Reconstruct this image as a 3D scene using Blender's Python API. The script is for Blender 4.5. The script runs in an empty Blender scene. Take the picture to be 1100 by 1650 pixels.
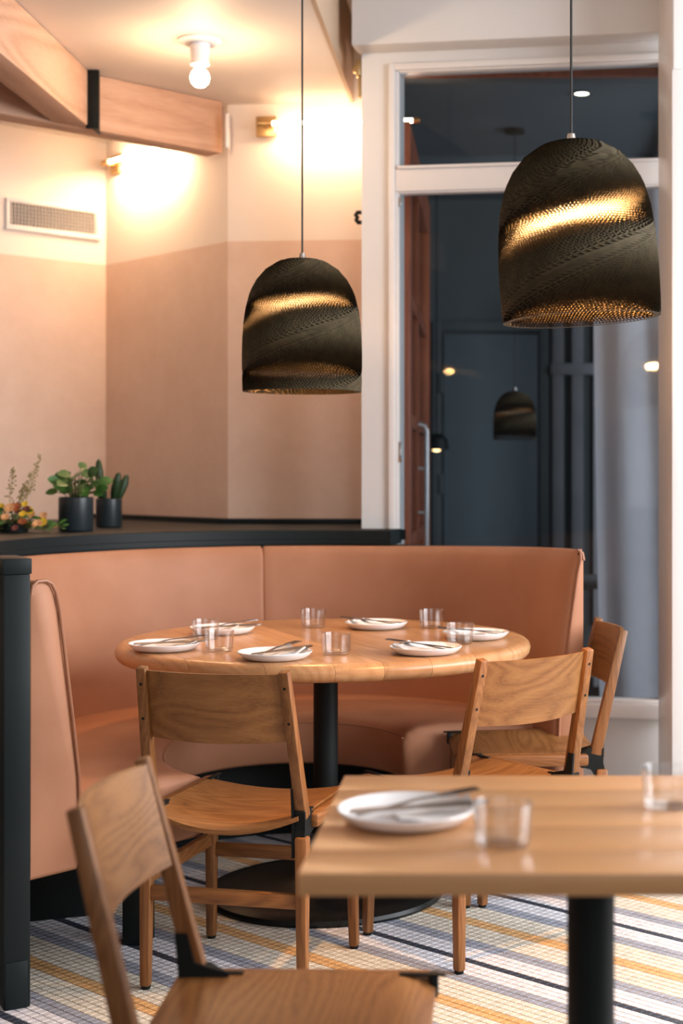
import bpy, bmesh, math, random
from mathutils import Vector, Matrix
import numpy as np
R = math.radians
random.seed(7)
SC = bpy.context.scene
COL = SC.collection

# ------------------------------------------------------------------ camera, world, light, exposure
CX, CY, F, CH = 790.0, 757.0, 2395.0, 1.247       # principal point and focal length in px of 1100x1650, camera height in m
cd = bpy.data.cameras.new('camera'); cam = bpy.data.objects.new('camera', cd); COL.objects.link(cam)
cam.location = (0, 0, CH); cam.rotation_euler = (R(90), 0, 0)
cd.sensor_fit = 'VERTICAL'; cd.sensor_height = 36.0; cd.lens = F / 1650 * 36
cd.shift_x = (550 - CX) / 1650; cd.shift_y = -(825 - CY) / 1650
cd.dof.use_dof = True; cd.dof.focus_distance = 3.72; cd.dof.aperture_fstop = 2.8
cd.clip_start = .05
SC.camera = cam
SC.view_settings.view_transform = 'Standard'; SC.view_settings.look = 'None'
SC.view_settings.exposure = 0.25; SC.view_settings.gamma = 1.0
SC.view_settings.use_curve_mapping = False
w = bpy.data.worlds.new('world'); SC.world = w; w.use_nodes = True
bg = w.node_tree.nodes['Background']; bg.inputs[0].default_value = (.80, .88, 1, 1); bg.inputs[1].default_value = .12

def area(name, loc, target, sx, sy, power, col, spread=180):
    l = bpy.data.lights.new(name, 'AREA'); l.shape = 'RECTANGLE'; l.size = sx; l.size_y = sy
    l.energy = power; l.color = col; l.spread = R(spread)
    o = bpy.data.objects.new(name, l); COL.objects.link(o); o.location = loc
    o.rotation_euler = (Vector(target) - Vector(loc)).to_track_quat('-Z', 'Y').to_euler(); return o
def point(name, loc, power, col, rad=.03):
    l = bpy.data.lights.new(name, 'POINT'); l.energy = power; l.color = col; l.shadow_soft_size = rad
    o = bpy.data.objects.new(name, l); COL.objects.link(o); o.location = loc; return o
area('daylight_right', (3.1, 3.1, 1.80), (-.4, 4.3, .8), 3.4, 1.9, 240, (.93, .96, 1))
area('daylight_behind', (.6, -1.6, 1.9), (-.4, 4.3, .9), 3.4, 2.0, 34, (.97, .97, 1))

# ------------------------------------------------------------------ helpers
def at(px, py, Y): return Vector(((px - CX) * Y / F, Y, CH - (py - CY) * Y / F))

def tag(o, label=None, cat=None, group=None, kind=None):
    if label: o['label'] = label
    if cat: o['category'] = cat
    if group: o['group'] = group
    if kind: o['kind'] = kind
    return o
def empty(name, loc=(0, 0, 0), rz=0, label=None, cat=None, group=None):
    o = bpy.data.objects.new(name, None); COL.objects.link(o); o.location = loc
    o.rotation_euler = (0, 0, rz); o.empty_display_size = .1
    return tag(o, label, cat, group)
def obj(name, bm, mats, parent=None, smooth=35, loc=None, rz=None, kind=None):
    me = bpy.data.meshes.new(name)
    bmesh.ops.recalc_face_normals(bm, faces=bm.faces[:])
    bm.to_mesh(me); bm.free()
    for m in (mats if isinstance(mats, (list, tuple)) else [mats]): me.materials.append(m)
    if smooth:
        me.shade_smooth()
        try: me.set_sharp_from_angle(angle=R(smooth))
        except Exception: pass
    o = bpy.data.objects.new(name, me); COL.objects.link(o)
    if parent: o.parent = parent
    if loc is not None: o.location = loc
    if rz is not None: o.rotation_euler = (0, 0, rz)
    if kind: o['kind'] = kind
    return o
def copy_tree(o, parent=None):
    c = o.copy(); COL.objects.link(c)
    if parent: c.parent = parent
    for ch in o.children[:]: copy_tree(ch, c)
    return c
def BM(): return bmesh.new()
def join(bm, b2, mi=None):
    me = bpy.data.meshes.new('tmp'); b2.to_mesh(me); b2.free()
    n = len(bm.faces); bm.from_mesh(me); bpy.data.meshes.remove(me)
    if mi is not None:
        bm.faces.ensure_lookup_table()
        for f in bm.faces[n:]: f.material_index = mi
    return bm
def box(bm, c, s, bev=0, rot=None, seg=2, mi=None):
    b = BM(); bmesh.ops.create_cube(b, size=1)
    for v in b.verts: v.co = Vector((v.co.x * s[0], v.co.y * s[1], v.co.z * s[2]))
    if bev: bmesh.ops.bevel(b, geom=b.edges[:], offset=bev, segments=seg, profile=.5, affect='EDGES', clamp_overlap=True)
    M = Matrix.Translation(Vector(c))
    if rot is not None: M = M @ rot
    bmesh.ops.transform(b, matrix=M, verts=b.verts)
    return join(bm, b, mi)
def b2(bm, lo, hi, bev=0, mi=None):
    return box(bm, [(a + b) / 2 for a, b in zip(lo, hi)], [abs(b - a) for a, b in zip(lo, hi)], bev, mi=mi)
def bar(bm, p0, p1, w, d, bev=.004, w2=None, d2=None, xdir=(1, 0, 0), mi=None):
    """tapered bar from p0 to p1; w along xdir"""
    p0, p1 = Vector(p0), Vector(p1); z = (p1 - p0).normalized(); x = Vector(xdir)
    x = (x - z * x.dot(z)).normalized(); y = z.cross(x)
    b = BM(); w2 = w2 or w; d2 = d2 or d; vs = []
    for p, ww, dd in ((p0, w, d), (p1, w2, d2)):
        for sx, sy in ((-1, -1), (1, -1), (1, 1), (-1, 1)):
            vs.append(b.verts.new(p + x * sx * ww / 2 + y * sy * dd / 2))
    for f in ((3, 2, 1, 0), (4, 5, 6, 7), (0, 1, 5, 4), (1, 2, 6, 5), (2, 3, 7, 6), (3, 0, 4, 7)): b.faces.new([vs[i] for i in f])
    if bev: bmesh.ops.bevel(b, geom=b.edges[:], offset=bev, segments=2, profile=.5, affect='EDGES', clamp_overlap=True)
    return join(bm, b, mi)
def lathe(bm, prof, n=48, c=(0, 0, 0), mi=None, M=None):
    """prof: list of (r, z); r==0 ends closed to a point"""
    b = BM(); rings = []
    for r, z in prof:
        if r < 1e-6: rings.append([b.verts.new((0, 0, z))])
        else: rings.append([b.verts.new((r * math.cos(2 * math.pi * i / n), r * math.sin(2 * math.pi * i / n), z)) for i in range(n)])
    for a, c2 in zip(rings, rings[1:]):
        for i in range(n):
            j = (i + 1) % n
            if len(a) == 1 and len(c2) == 1: continue
            if len(a) == 1: b.faces.new((a[0], c2[i], c2[j]))
            elif len(c2) == 1: b.faces.new((a[i], a[j], c2[0]))
            else: b.faces.new((a[i], a[j], c2[j], c2[i]))
    T = Matrix.Translation(Vector(c)) @ (M or Matrix())
    bmesh.ops.transform(b, matrix=T, verts=b.verts)
    return join(bm, b, mi)
def tube(bm, pts, r, n=10, mi=None, cap=True):
    pts = [Vector(p) for p in pts]; b = BM(); rings = []; up = Vector((0, 0, 1))
    rr = r if isinstance(r, (list, tuple)) else [r] * len(pts)
    prev = None
    for i, p in enumerate(pts):
        t = (pts[min(i + 1, len(pts) - 1)] - pts[max(i - 1, 0)]).normalized()
        if prev is None: x = t.cross(up if abs(t.z) < .95 else Vector((0, 1, 0))).normalized()
        else: x = (prev - t * prev.dot(t)).normalized()
        prev = x; y = t.cross(x)
        rings.append([b.verts.new(p + (x * math.cos(2 * math.pi * k / n) + y * math.sin(2 * math.pi * k / n)) * rr[i]) for k in range(n)])
    for a, c in zip(rings, rings[1:]):
        for k in range(n): b.faces.new((a[k], a[(k + 1) % n], c[(k + 1) % n], c[k]))
    if cap: b.faces.new(rings[0][::-1]); b.faces.new(rings[-1])
    return join(bm, b, mi)
def prism(bm, poly, z0, z1, bev=0, mi=None):
    b = BM(); lo = [b.verts.new((x, y, z0)) for x, y in poly]; hi = [b.verts.new((x, y, z1)) for x, y in poly]
    b.faces.new(lo[::-1]); b.faces.new(hi); n = len(poly)
    for i in range(n): b.faces.new((lo[i], lo[(i + 1) % n], hi[(i + 1) % n], hi[i]))
    if bev: bmesh.ops.bevel(b, geom=b.edges[:], offset=bev, segments=2, profile=.5, affect='EDGES', clamp_overlap=True)
    return join(bm, b, mi)

# ------------------------------------------------------------------ materials
def mat(name, col, rough=.5, metal=0, spec=.5, **k):
    m = bpy.data.materials.new(name); m.use_nodes = True
    p = m.node_tree.nodes['Principled BSDF']
    p.inputs['Base Color'].default_value = (*col, 1); p.inputs['Roughness'].default_value = rough
    p.inputs['Metallic'].default_value = metal; p.inputs['Specular IOR Level'].default_value = spec
    for a, v in k.items(): p.inputs[a.replace('_', ' ')].default_value = v
    return m
def nd(m, t, **k):
    n = m.node_tree.nodes.new(t)
    for a, v in k.items(): setattr(n, a, v)
    return n
def ln(m, a, b): m.node_tree.links.new(a, b)
def noise_mat(name, c1, c2, scale=6, rough=.6, bump=.1, bscale=60, detail=4, dist=.002, stretch=(1, 1, 1), **k):
    m = mat(name, c1, rough, **k); p = m.node_tree.nodes['Principled BSDF']
    tc = nd(m, 'ShaderNodeTexCoord'); mp = nd(m, 'ShaderNodeMapping'); mp.inputs['Scale'].default_value = stretch
    ln(m, tc.outputs['Object'], mp.inputs[0])
    n = nd(m, 'ShaderNodeTexNoise'); n.inputs['Scale'].default_value = scale; n.inputs['Detail'].default_value = detail
    ln(m, mp.outputs[0], n.inputs['Vector'])
    cr = nd(m, 'ShaderNodeValToRGB'); cr.color_ramp.elements[0].color = (*c1, 1); cr.color_ramp.elements[1].color = (*c2, 1)
    cr.color_ramp.elements[0].position = .3; cr.color_ramp.elements[1].position = .7
    ln(m, n.outputs['Fac'], cr.inputs[0]); ln(m, cr.outputs[0], p.inputs['Base Color'])
    if bump:
        n2 = nd(m, 'ShaderNodeTexNoise'); n2.inputs['Scale'].default_value = bscale; n2.inputs['Detail'].default_value = 5
        ln(m, mp.outputs[0], n2.inputs['Vector'])
        bp = nd(m, 'ShaderNodeBump'); bp.inputs['Strength'].default_value = bump; bp.inputs['Distance'].default_value = dist
        ln(m, n2.outputs['Fac'], bp.inputs['Height']); ln(m, bp.outputs[0], p.inputs['Normal'])
    return m
def wood(name, dark, mid, light, axis=0, scale=1.0, rough=.42, rings=10, var=.25, knots=1.2, con=.28):
    """oak: cathedral rings stretched along an axis, fine pores"""
    m = mat(name, mid, rough, spec=.4); p = m.node_tree.nodes['Principled BSDF']
    tc = nd(m, 'ShaderNodeTexCoord'); oi = nd(m, 'ShaderNodeObjectInfo')
    off = nd(m, 'ShaderNodeVectorMath', operation='SCALE'); comb = nd(m, 'ShaderNodeCombineXYZ')
    for i in range(3): ln(m, oi.outputs['Random'], comb.inputs[i])
    ln(m, comb.outputs[0], off.inputs[0]); off.inputs['Scale'].default_value = 3.7
    ad = nd(m, 'ShaderNodeVectorMath', operation='ADD'); ln(m, tc.outputs['Object'], ad.inputs[0]); ln(m, off.outputs[0], ad.inputs[1])
    s = [rings * scale] * 3; s[axis] = rings * scale * .12
    mp = nd(m, 'ShaderNodeMapping'); mp.inputs['Scale'].default_value = s; ln(m, ad.outputs[0], mp.inputs[0])
    n = nd(m, 'ShaderNodeTexNoise'); n.inputs['Scale'].default_value = .9; n.inputs['Detail'].default_value = 2.0; n.inputs['Roughness'].default_value = .45
    ln(m, mp.outputs[0], n.inputs['Vector'])
    mul = nd(m, 'ShaderNodeMath', operation='MULTIPLY'); ln(m, n.outputs['Fac'], mul.inputs[0]); mul.inputs[1].default_value = 34 * knots
    fr = nd(m, 'ShaderNodeMath', operation='PINGPONG'); ln(m, mul.outputs[0], fr.inputs[0]); fr.inputs[1].default_value = 1.0
    s2 = [170.0] * 3; s2[axis] = 7.0
    mp2 = nd(m, 'ShaderNodeMapping'); mp2.inputs['Scale'].default_value = s2; ln(m, ad.outputs[0], mp2.inputs[0])
    n2 = nd(m, 'ShaderNodeTexNoise'); n2.inputs['Scale'].default_value = 2; n2.inputs['Detail'].default_value = 3; ln(m, mp2.outputs[0], n2.inputs['Vector'])
    mixf = nd(m, 'ShaderNodeMath', operation='MULTIPLY_ADD'); ln(m, fr.outputs[0], mixf.inputs[0]); mixf.inputs[1].default_value = con
    m2 = nd(m, 'ShaderNodeMath', operation='MULTIPLY'); ln(m, n2.outputs['Fac'], m2.inputs[0]); m2.inputs[1].default_value = .66
    ln(m, m2.outputs[0], mixf.inputs[2])
    cr = nd(m, 'ShaderNodeValToRGB'); e = cr.color_ramp.elements
    e[0].position = .2; e[0].color = (*dark, 1); e[1].position = .8; e[1].color = (*light, 1)
    x = e.new(.45); x.color = (*mid, 1)
    ln(m, mixf.outputs[0], cr.inputs[0])
    hs = nd(m, 'ShaderNodeHueSaturation'); ln(m, cr.outputs[0], hs.inputs['Color'])
    v = nd(m, 'ShaderNodeMath', operation='MULTIPLY_ADD'); ln(m, oi.outputs['Random'], v.inputs[0]); v.inputs[1].default_value = var; v.inputs[2].default_value = 1 - var / 2
    ln(m, v.outputs[0], hs.inputs['Value']); ln(m, hs.outputs[0], p.inputs['Base Color'])
    bp = nd(m, 'ShaderNodeBump'); bp.inputs['Strength'].default_value = .15; bp.inputs['Distance'].default_value = .001
    ln(m, n2.outputs['Fac'], bp.inputs['Height']); ln(m, bp.outputs[0], p.inputs['Normal'])
    return m
def emit(name, col, s):
    m = mat(name, (1, 1, 1)); p = m.node_tree.nodes['Principled BSDF']
    p.inputs['Emission Color'].default_value = (*col, 1); p.inputs['Emission Strength'].default_value = s; return m

OD, OM, OL = (.125, .046, .012), (.205, .080, .023), (.29, .125, .040)
oak_x = wood('oak_x', OD, OM, OL, 0); oak_y = wood('oak_y', OD, OM, OL, 1); oak_z = wood('oak_z', OD, OM, OL, 2)
oak_panel = wood('oak_panel', (.155, .060, .016), (.235, .097, .029), (.31, .140, .045), 0, .8, rings=8, knots=1.2, var=.12, con=.34)
oak_top = wood('oak_tabletop', (.36, .17, .072), (.46, .235, .102), (.54, .30, .145), 0, .6, rough=.28, rings=7, var=.40)
oak_near = wood('oak_near_top', (.58, .29, .12), (.64, .33, .145), (.68, .37, .165), 0, .5, rough=.3, rings=5, var=.14, knots=.4)
beam_wood = wood('beam_wood', (.42, .23, .14), (.54, .32, .21), (.62, .40, .28), 0, .5, rough=.75, rings=5, var=.1)
steel_black = noise_mat('black_steel', (.004, .006, .006), (.008, .010, .010), 8, .5, .05, 200, spec=.2)
black_paint = noise_mat('black_paint', (.006, .010, .011), (.009, .014, .015), 3, .5, .04, 90, spec=.22)
leather = noise_mat('tan_leather', (.40, .175, .092), (.46, .215, .122), 5, .58, .18, 190, dist=.0012, spec=.3)
piping_m = noise_mat('leather_piping', (.31, .125, .062), (.35, .145, .075), 20, .45, .1, 200)
white_paint = noise_mat('white_paint', (.68, .665, .65), (.72, .705, .69), 2, .5, .05, 30)
white_gloss = noise_mat('white_trim', (.74, .71, .69), (.78, .75, .73), 2, .3, .03, 30)
ceil_paint = noise_mat('ceiling_paint', (.66, .58, .52), (.70, .62, .56), 2, .6, .03, 20)
ceramic = mat('white_ceramic', (.84, .82, .82), .16, spec=.6)
steel = mat('stainless', (.62, .60, .58), .2, 1)
brass = mat('brass', (.55, .38, .18), .35, 1)
linen = noise_mat('linen', (.72, .68, .66), (.80, .76, .74), 30, .9, .3, 300)
grout = noise_mat('grout', (.016, .015, .018), (.026, .024, .026), 20, .9, .2, 200)

def two_tone(name, zline, axis_noise=4):
    m = noise_mat(name, (.80, .70, .62), (.84, .74, .66), 3, .75, .06, 40)
    p = m.node_tree.nodes['Principled BSDF']
    g = nd(m, 'ShaderNodeNewGeometry'); sp = nd(m, 'ShaderNodeSeparateXYZ'); ln(m, g.outputs['Position'], sp.inputs[0])
    gt = nd(m, 'ShaderNodeMath', operation='GREATER_THAN'); ln(m, sp.outputs['Z'], gt.inputs[0]); gt.inputs[1].default_value = zline
    n = nd(m, 'ShaderNodeTexNoise'); n.inputs['Scale'].default_value = 5; n.inputs['Detail'].default_value = 8; n.inputs['Roughness'].default_value = .7
    ln(m, g.outputs['Position'], n.inputs['Vector'])
    cr = nd(m, 'ShaderNodeValToRGB'); cr.color_ramp.elements[0].position = .35; cr.color_ramp.elements[1].position = .65
    cr.color_ramp.elements[0].color = (.68, .50, .40, 1); cr.color_ramp.elements[1].color = (.74, .56, .455, 1)
    ln(m, n.outputs['Fac'], cr.inputs[0])
    mx = nd(m, 'ShaderNodeMix', data_type='RGBA'); ln(m, gt.outputs[0], mx.inputs[0]); ln(m, cr.outputs[0], mx.inputs[6])
    mx.inputs[7].default_value = (.82, .73, .66, 1)
    ln(m, mx.outputs[2], p.inputs['Base Color']); return m
ZL = 2.20
wall_paint = two_tone('two_tone_plaster', ZL)

def glass_mat(name, tint=(1, 1, 1), f0=.04, pwr=4):
    m = bpy.data.materials.new(name); m.use_nodes = True; nt = m.node_tree; nt.nodes.clear()
    out = nd(m, 'ShaderNodeOutputMaterial'); g = nd(m, 'ShaderNodeBsdfGlossy'); g.inputs['Roughness'].default_value = .02
    t = nd(m, 'ShaderNodeBsdfTransparent'); t.inputs[0].default_value = (*tint, 1)
    lw = nd(m, 'ShaderNodeLayerWeight'); lw.inputs[0].default_value = .5
    pw = nd(m, 'ShaderNodeMath', operation='POWER'); ln(m, lw.outputs['Facing'], pw.inputs[0]); pw.inputs[1].default_value = pwr
    f = nd(m, 'ShaderNodeMath', operation='MULTIPLY_ADD'); ln(m, pw.outputs[0], f.inputs[0]); f.inputs[1].default_value = .75; f.inputs[2].default_value = f0
    mx = nd(m, 'ShaderNodeMixShader'); ln(m, f.outputs[0], mx.inputs[0]); ln(m, t.outputs[0], mx.inputs[1]); ln(m, g.outputs[0], mx.inputs[2])
    ln(m, mx.outputs[0], out.inputs[0]); return m
window_glass = glass_mat('window_glass', (.86, .90, .93), .012)
tumbler_glass = glass_mat('tumbler_glass', (.975, .975, .975), .06, 2.2)

# ------------------------------------------------------------------ floor with mosaic tiles
PITCH = .0234; NX, NY = .659, .752
nl = math.hypot(NX, NY); NX /= nl; NY /= nl; TX, TY = NY, -NX      # n across stripes, t along stripes
ORG = (-.3255, 4.016)                                            # a point on a dark line's centre
FX0, FX1, FY0, FY1 = -2.3, 1.9, 1.6, 6.4
bm = BM(); b2(bm, (-3.4, -2.2, -.12), (3.4, 9.0, -.004)); floor = obj('floor', bm, grout, smooth=0, kind='structure')
tcols = {'W': (.64, .64, .68), 'C': (.62, .575, .49), 'O': (.60, .36, .165), 'G': (.29, .31, .37), 'D': (.035, .045, .065)}
tm = {}
for k, c in tcols.items():
    m = mat('tile_' + {'W': 'white', 'C': 'cream', 'O': 'ochre', 'G': 'grey_blue', 'D': 'charcoal'}[k], c, .36, spec=.4)
    p = m.node_tree.nodes['Principled BSDF']
    g = nd(m, 'ShaderNodeNewGeometry'); v = nd(m, 'ShaderNodeTexWhiteNoise'); v.noise_dimensions = '3D'
    # cell colour: position snapped to the tile lattice
    mp = nd(m, 'ShaderNodeMapping'); mp.vector_type = 'POINT'; mp.inputs['Rotation'].default_value = (0, 0, -math.atan2(TY, TX))
    ln(m, g.outputs['Position'], mp.inputs[0])
    sn = nd(m, 'ShaderNodeVectorMath', operation='SNAP'); sn.inputs[1].default_value = (PITCH, PITCH, 10); ln(m, mp.outputs[0], sn.inputs[0])
    ln(m, sn.outputs[0], v.inputs['Vector'])
    hs = nd(m, 'ShaderNodeHueSaturation'); hs.inputs['Color'].default_value = (*c, 1)
    mr = nd(m, 'ShaderNodeMapRange'); mr.inputs[3].default_value = .90; mr.inputs[4].default_value = 1.07
    ln(m, v.outputs['Value'], mr.inputs[0]); ln(m, mr.outputs[0], hs.inputs['Value']); ln(m, hs.outputs[0], p.inputs['Base Color'])
    tm[k] = m
SEQ = 'D' + 'WWW' + 'GG' + 'CCCC' + 'OO' + 'CCCC' + 'GG' + 'WWW'
order = 'WCOGD'
def tile_xy(i, j):
    return (ORG[0] + TX * PITCH * i + NX * PITCH * j, ORG[1] + TY * PITCH * i + NY * PITCH * j)
cells = []
for i in range(-190, 190):
    for j in range(-190, 190):
        x, y = tile_xy(i, j)
        if FX0 < x < FX1 and FY0 < y < FY1: cells.append((i, j, x, y))
H2 = (PITCH - .0024) / 2; BV = .0009
def tile_verts(x, y, dz=0):
    out = []
    for h, z in ((H2, -.004), (H2, -.0009 + dz), (H2 - BV, dz)):
        for a, b in ((-h, -h), (h, -h), (h, h), (-h, h)): out.append((x + TX * a + NX * b, y + TY * a + NY * b, z))
    return out
TF = [(0, 1, 5, 4), (1, 2, 6, 5), (2, 3, 7, 6), (3, 0, 4, 7), (4, 5, 9, 8), (5, 6, 10, 9), (6, 7, 11, 10), (7, 4, 8, 11), (8, 9, 10, 11)]
def seen(x, y):
    px = CX + F * x / y; py = CY + F * CH / y
    if not (0 < px < 1100 and py < 1648): return False
    # not behind table leg, near seat or banquette
    if 905 < px < 1000: return False
    if 300 < px < 700 and py > 1575: return False
    if px < 230 and not (60 < px < 170 or py > 1600): return False
    return py > 1460 and not (330 < px < 710 and py < 1500)
vis = sorted([c for c in cells if seen(c[2], c[3])], key=lambda c: c[3])[:300]
vis_set = {(c[0], c[1]) for c in vis}
# one shared mesh per colour for the picked-out tiles
tmesh = {}
for k in order:
    me = bpy.data.meshes.new('tile_' + k)
    me.from_pydata([Vector(v) for v in tile_verts(0, 0)], [], TF); me.materials.append(tm[k]); tmesh[k] = me
for i, j, x, y in vis:
    o = bpy.data.objects.new('tile', tmesh[SEQ[j % 21]]); COL.objects.link(o); o.parent = floor
    o.location = (x, y, random.uniform(-.0003, .0001))
V = []; FA = []; MI = []
for i, j, x, y in cells:
    if (i, j) in vis_set: continue
    b = len(V); V += tile_verts(x, y, random.uniform(-.0003, .0001)); FA += [tuple(b + q for q in f) for f in TF]
    MI += [order.index(SEQ[j % 21])] * len(TF)
me = bpy.data.meshes.new('mosaic_tiles'); me.from_pydata(V, [], FA)
for k in order: me.materials.append(tm[k])
me.polygons.foreach_set('material_index', MI); me.update()
o = bpy.data.objects.new('mosaic_tiles', me); COL.objects.link(o); o.parent = floor; o['kind'] = 'stuff'

# ------------------------------------------------------------------ recess walls and ceiling
ZC = 2.77
def wallseg(name, p, q, z0, z1, th=.12, m=wall_paint, out=1, **k):
    """vertical wall from p to q (plan), thickness away from the room (left of p->q when out=1)"""
    p, q = Vector((*p, 0)), Vector((*q, 0)); d = (q - p).normalized(); n = Vector((-d.y, d.x, 0)) * th * out
    bm = BM(); prism(bm, [(p.x, p.y), (q.x, q.y), (q.x + n.x, q.y + n.y), (p.x + n.x, p.y + n.y)], z0, z1)
    return obj(name, bm, m, smooth=0, kind='structure', **k)
A0 = (-3.3, 5.41); CAB = (-1.79, 6.92); CBC = (-1.095, 6.2); C1 = (-.40, 6.14)
wallseg('wall_back_left', A0, CAB, 0, 3.2)
wallseg('wall_back_middle', CAB, CBC, 0, 3.2)
wallseg('wall_back', CBC, C1, 0, 3.2)
wallseg('wall_left', (-3.3, -2.0), (-3.3, 5.5), 0, 3.2, out=1)
bm = BM(); b2(bm, (-3.4, -2, ZC), (-.58, 7.2, ZC + .33)); ceil1 = obj('ceiling', bm, ceil_paint, smooth=0, kind='structure')
bm = BM(); b2(bm, (-.58, -2, 3.1), (3.3, 6.6, 3.2)); obj('ceiling_upper', bm, ceil_paint, smooth=0, kind='structure')

bm = BM(); b2(bm, (-.581, -2, ZC - .002), (-.566, 6.15, 3.1)); obj('shaded_riser', bm, noise_mat('riser_shade_tan', (.40, .28, .19), (.44, .31, .21), 3, .7, .05), smooth=0, kind='structure')  # thin facing on the ceiling riser, its shade put into the darker tan
# ------------------------------------------------------------------ window wall (own frame: u along, v toward the room)
TH = R(8.5); W0 = Vector((-.487, 5.62, 0))
ud = Vector((math.cos(TH), -math.sin(TH), 0)); vd = Vector((-math.sin(TH), -math.cos(TH), 0))
def U(px, v=0):
    # u of a pixel column on the plane at offset v
    k = (px - CX) / F; P = W0 + vd * v
    return (k * P.y - P.x) / (ud.x - k * ud.y)
def Zw(px, py, v=0):
    P = W0 + vd * v + ud * U(px, v); return CH - (py - CY) * P.y / F
def wob(name, bm, m, parent=None, **k):
    if parent is None: return obj(name, bm, m, loc=W0, rz=-TH, **k)
    return obj(name, bm, m, parent, **k)
def wb(bm, u0, u1, v0, v1, z0, z1, bev=0, mi=None):       # local y = -v
    return b2(bm, (min(u0, u1), min(-v0, -v1), min(z0, z1)), (max(u0, u1), max(-v0, -v1), max(z0, z1)), bev, mi)
uL, uR = U(637), U(1073); uEnd = U(1100) + .9
zs = Zw(1000, 1131); zt0 = Zw(760, 270); zt1 = Zw(850, 106); zb = Zw(760, 306)
bm = BM(); wb(bm, 0, uL, .0, -.16, 0, 3.1); wb(bm, uR + .02, uEnd, 0, -.16, 0, 3.1)
wb(bm, uL, uR + .02, 0, -.16, 0, zs - .05); wb(bm, uL, uR + .02, 0, -.16, zt1 + .02, 3.1)
wallw = wob('wall_window', bm, white_paint, kind='structure', smooth=0)
# header fascia
uH = U(566, .12)
bm = BM(); wb(bm, uH, uEnd, .0, .12, Zw(820, 62, .12), 3.1, .004); wob('trim_1', bm, white_paint, kind='structure')
# window: frame, transom, stops, sill
bm = BM(); fw = .024
wb(bm, uL - fw, uL, -.03, .018, zs - .02, zt1 + fw, .003); wb(bm, uR, uR + fw, -.03, .018, zs - .02, zt1 + fw, .003)
wb(bm, uL, uR, -.03, .018, zt1, zt1 + fw, .003)
win = wob('window_1', bm, white_gloss, kind='structure')
bm = BM(); wb(bm, uL, uR, -.05, .012, zb, zt0, .003); obj('transom_bar', bm, white_gloss, win)
bm = BM()
for (z0, z1) in ((zs, zb), (zt0, zt1)):
    q = .011
    wb(bm, uL, uL + q, -.05, .004, z0, z1, .002); wb(bm, uR - q, uR, -.05, .004, z0, z1, .002)
    wb(bm, uL + q, uR - q, -.05, .004, z1 - q * .6, z1, .002); wb(bm, uL + q, uR - q, -.05, .022, z0, z0 + q, .002)
obj('glazing_stop', bm, white_gloss, win)
bm = BM(); wb(bm, uL - .03, uR + .03, -.04, .05, zs - .055, zs, .008); obj('window_sill', bm, white_gloss, win)
for (z0, z1) in ((zs, zb), (zt0, zt1)):
    bm = BM(); wb(bm, uL + .004, uR - .004, -.028, -.034, z0, z1); obj('pane', bm, window_glass, win, smooth=0)
bm = BM(); wb(bm, uL + .012, uL + .022, -.005, .004, zb - .055, zb - .02, .001); wb(bm, uL + .012, uL + .022, -.005, .004, Zw(640, 745), Zw(640, 712), .001)
obj('latch', bm, steel, win)
# right pillar, close
Yp = 4.95; xp = (1082 - CX) * Yp / F
bm = BM(); b2(bm, (xp, Yp, 0), (xp + .12, Yp + .40, 3.1), .004)
pil = obj('wall_right', bm, white_gloss, kind='structure')
bm = BM(); zj = CH - (112 - CY) * (Yp) / F; b2(bm, (xp + .004, Yp - .006, zj), (xp + .116, Yp + .01, 3.1), .003); obj('casing_board', bm, white_gloss, pil)
# ------------------------------------------------------------------ dim vestibule beyond the glass
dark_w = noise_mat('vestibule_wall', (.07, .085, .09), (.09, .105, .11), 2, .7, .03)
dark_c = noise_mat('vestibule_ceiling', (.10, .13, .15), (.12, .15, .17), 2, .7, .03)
bm = BM(); b2(bm, (-.62, 9.2, 0), (2.6, 9.3, 3.1)); obj('wall_vestibule_back', bm, dark_w, smooth=0, kind='structure')
bm = BM(); b2(bm, (-.62, 6.3, 0), (-.52, 9.2, 3.1)); obj('wall_vestibule_left', bm, dark_w, smooth=0, kind='structure')
bm = BM(); b2(bm, (2.5, 5.4, 0), (2.6, 9.2, 3.1)); obj('wall_vestibule_right', bm, dark_w, smooth=0, kind='structure')
bm = BM(); b2(bm, (-.5, 5.85, 2.92), (2.6, 9.3, 3.09)); vc = obj('ceiling_vestibule', bm, dark_c, smooth=0, kind='structure')
for yy in (6.15, 7.9):
    bm = BM(); b2(bm, (-.5, yy, 2.87), (2.5, yy + .1, 2.92), .004); obj('ceiling_batten', bm, dark_c, vc)
bm = BM(); b2(bm, (.86, 5.9, 2.87), (.95, 9.2, 2.92), .004); obj('ceiling_batten', bm, dark_c, vc)

# ------------------------------------------------------------------ beams
def beam(p, q, z0, z1, wd, side, label):
    p, q = Vector((*p, 0)), Vector((*q, 0)); d = (q - p); L = d.length; d.normalize()
    bm = BM(); y0, y1 = (0, wd) if side > 0 else (-wd, 0)
    b2(bm, (0, y0, z0), (L, y1, z1), .006)
    o = obj('ceiling_beam', bm, beam_wood, loc=(p.x, p.y, 0), rz=math.atan2(d.y, d.x))
    return tag(o, label, 'beam')
bmA = beam((-1.105, 6.135), (-2.6, 4.64), 2.553, 2.768, .11, -1, 'timber ceiling beam running from the wall corner over the vent, lit end face')
bmB = beam((-1.53, 5.70), (-1.56, 1.5), 2.555, 2.768, .12, -1, 'timber beam overhead at upper left, slanting down to the black plate')
bm = BM(); box(bm, (0, 0, 2.655), (.012, .10, .222), .002); box(bm, (.0, -.05, 2.655), (.05, .012, .222), .002)
o = obj('joint_plate', bm, steel_black, loc=(-1.512, 5.70, 0), rz=R(0)); tag(o, 'black steel joint plate between the two timber beams', 'plate')
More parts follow.
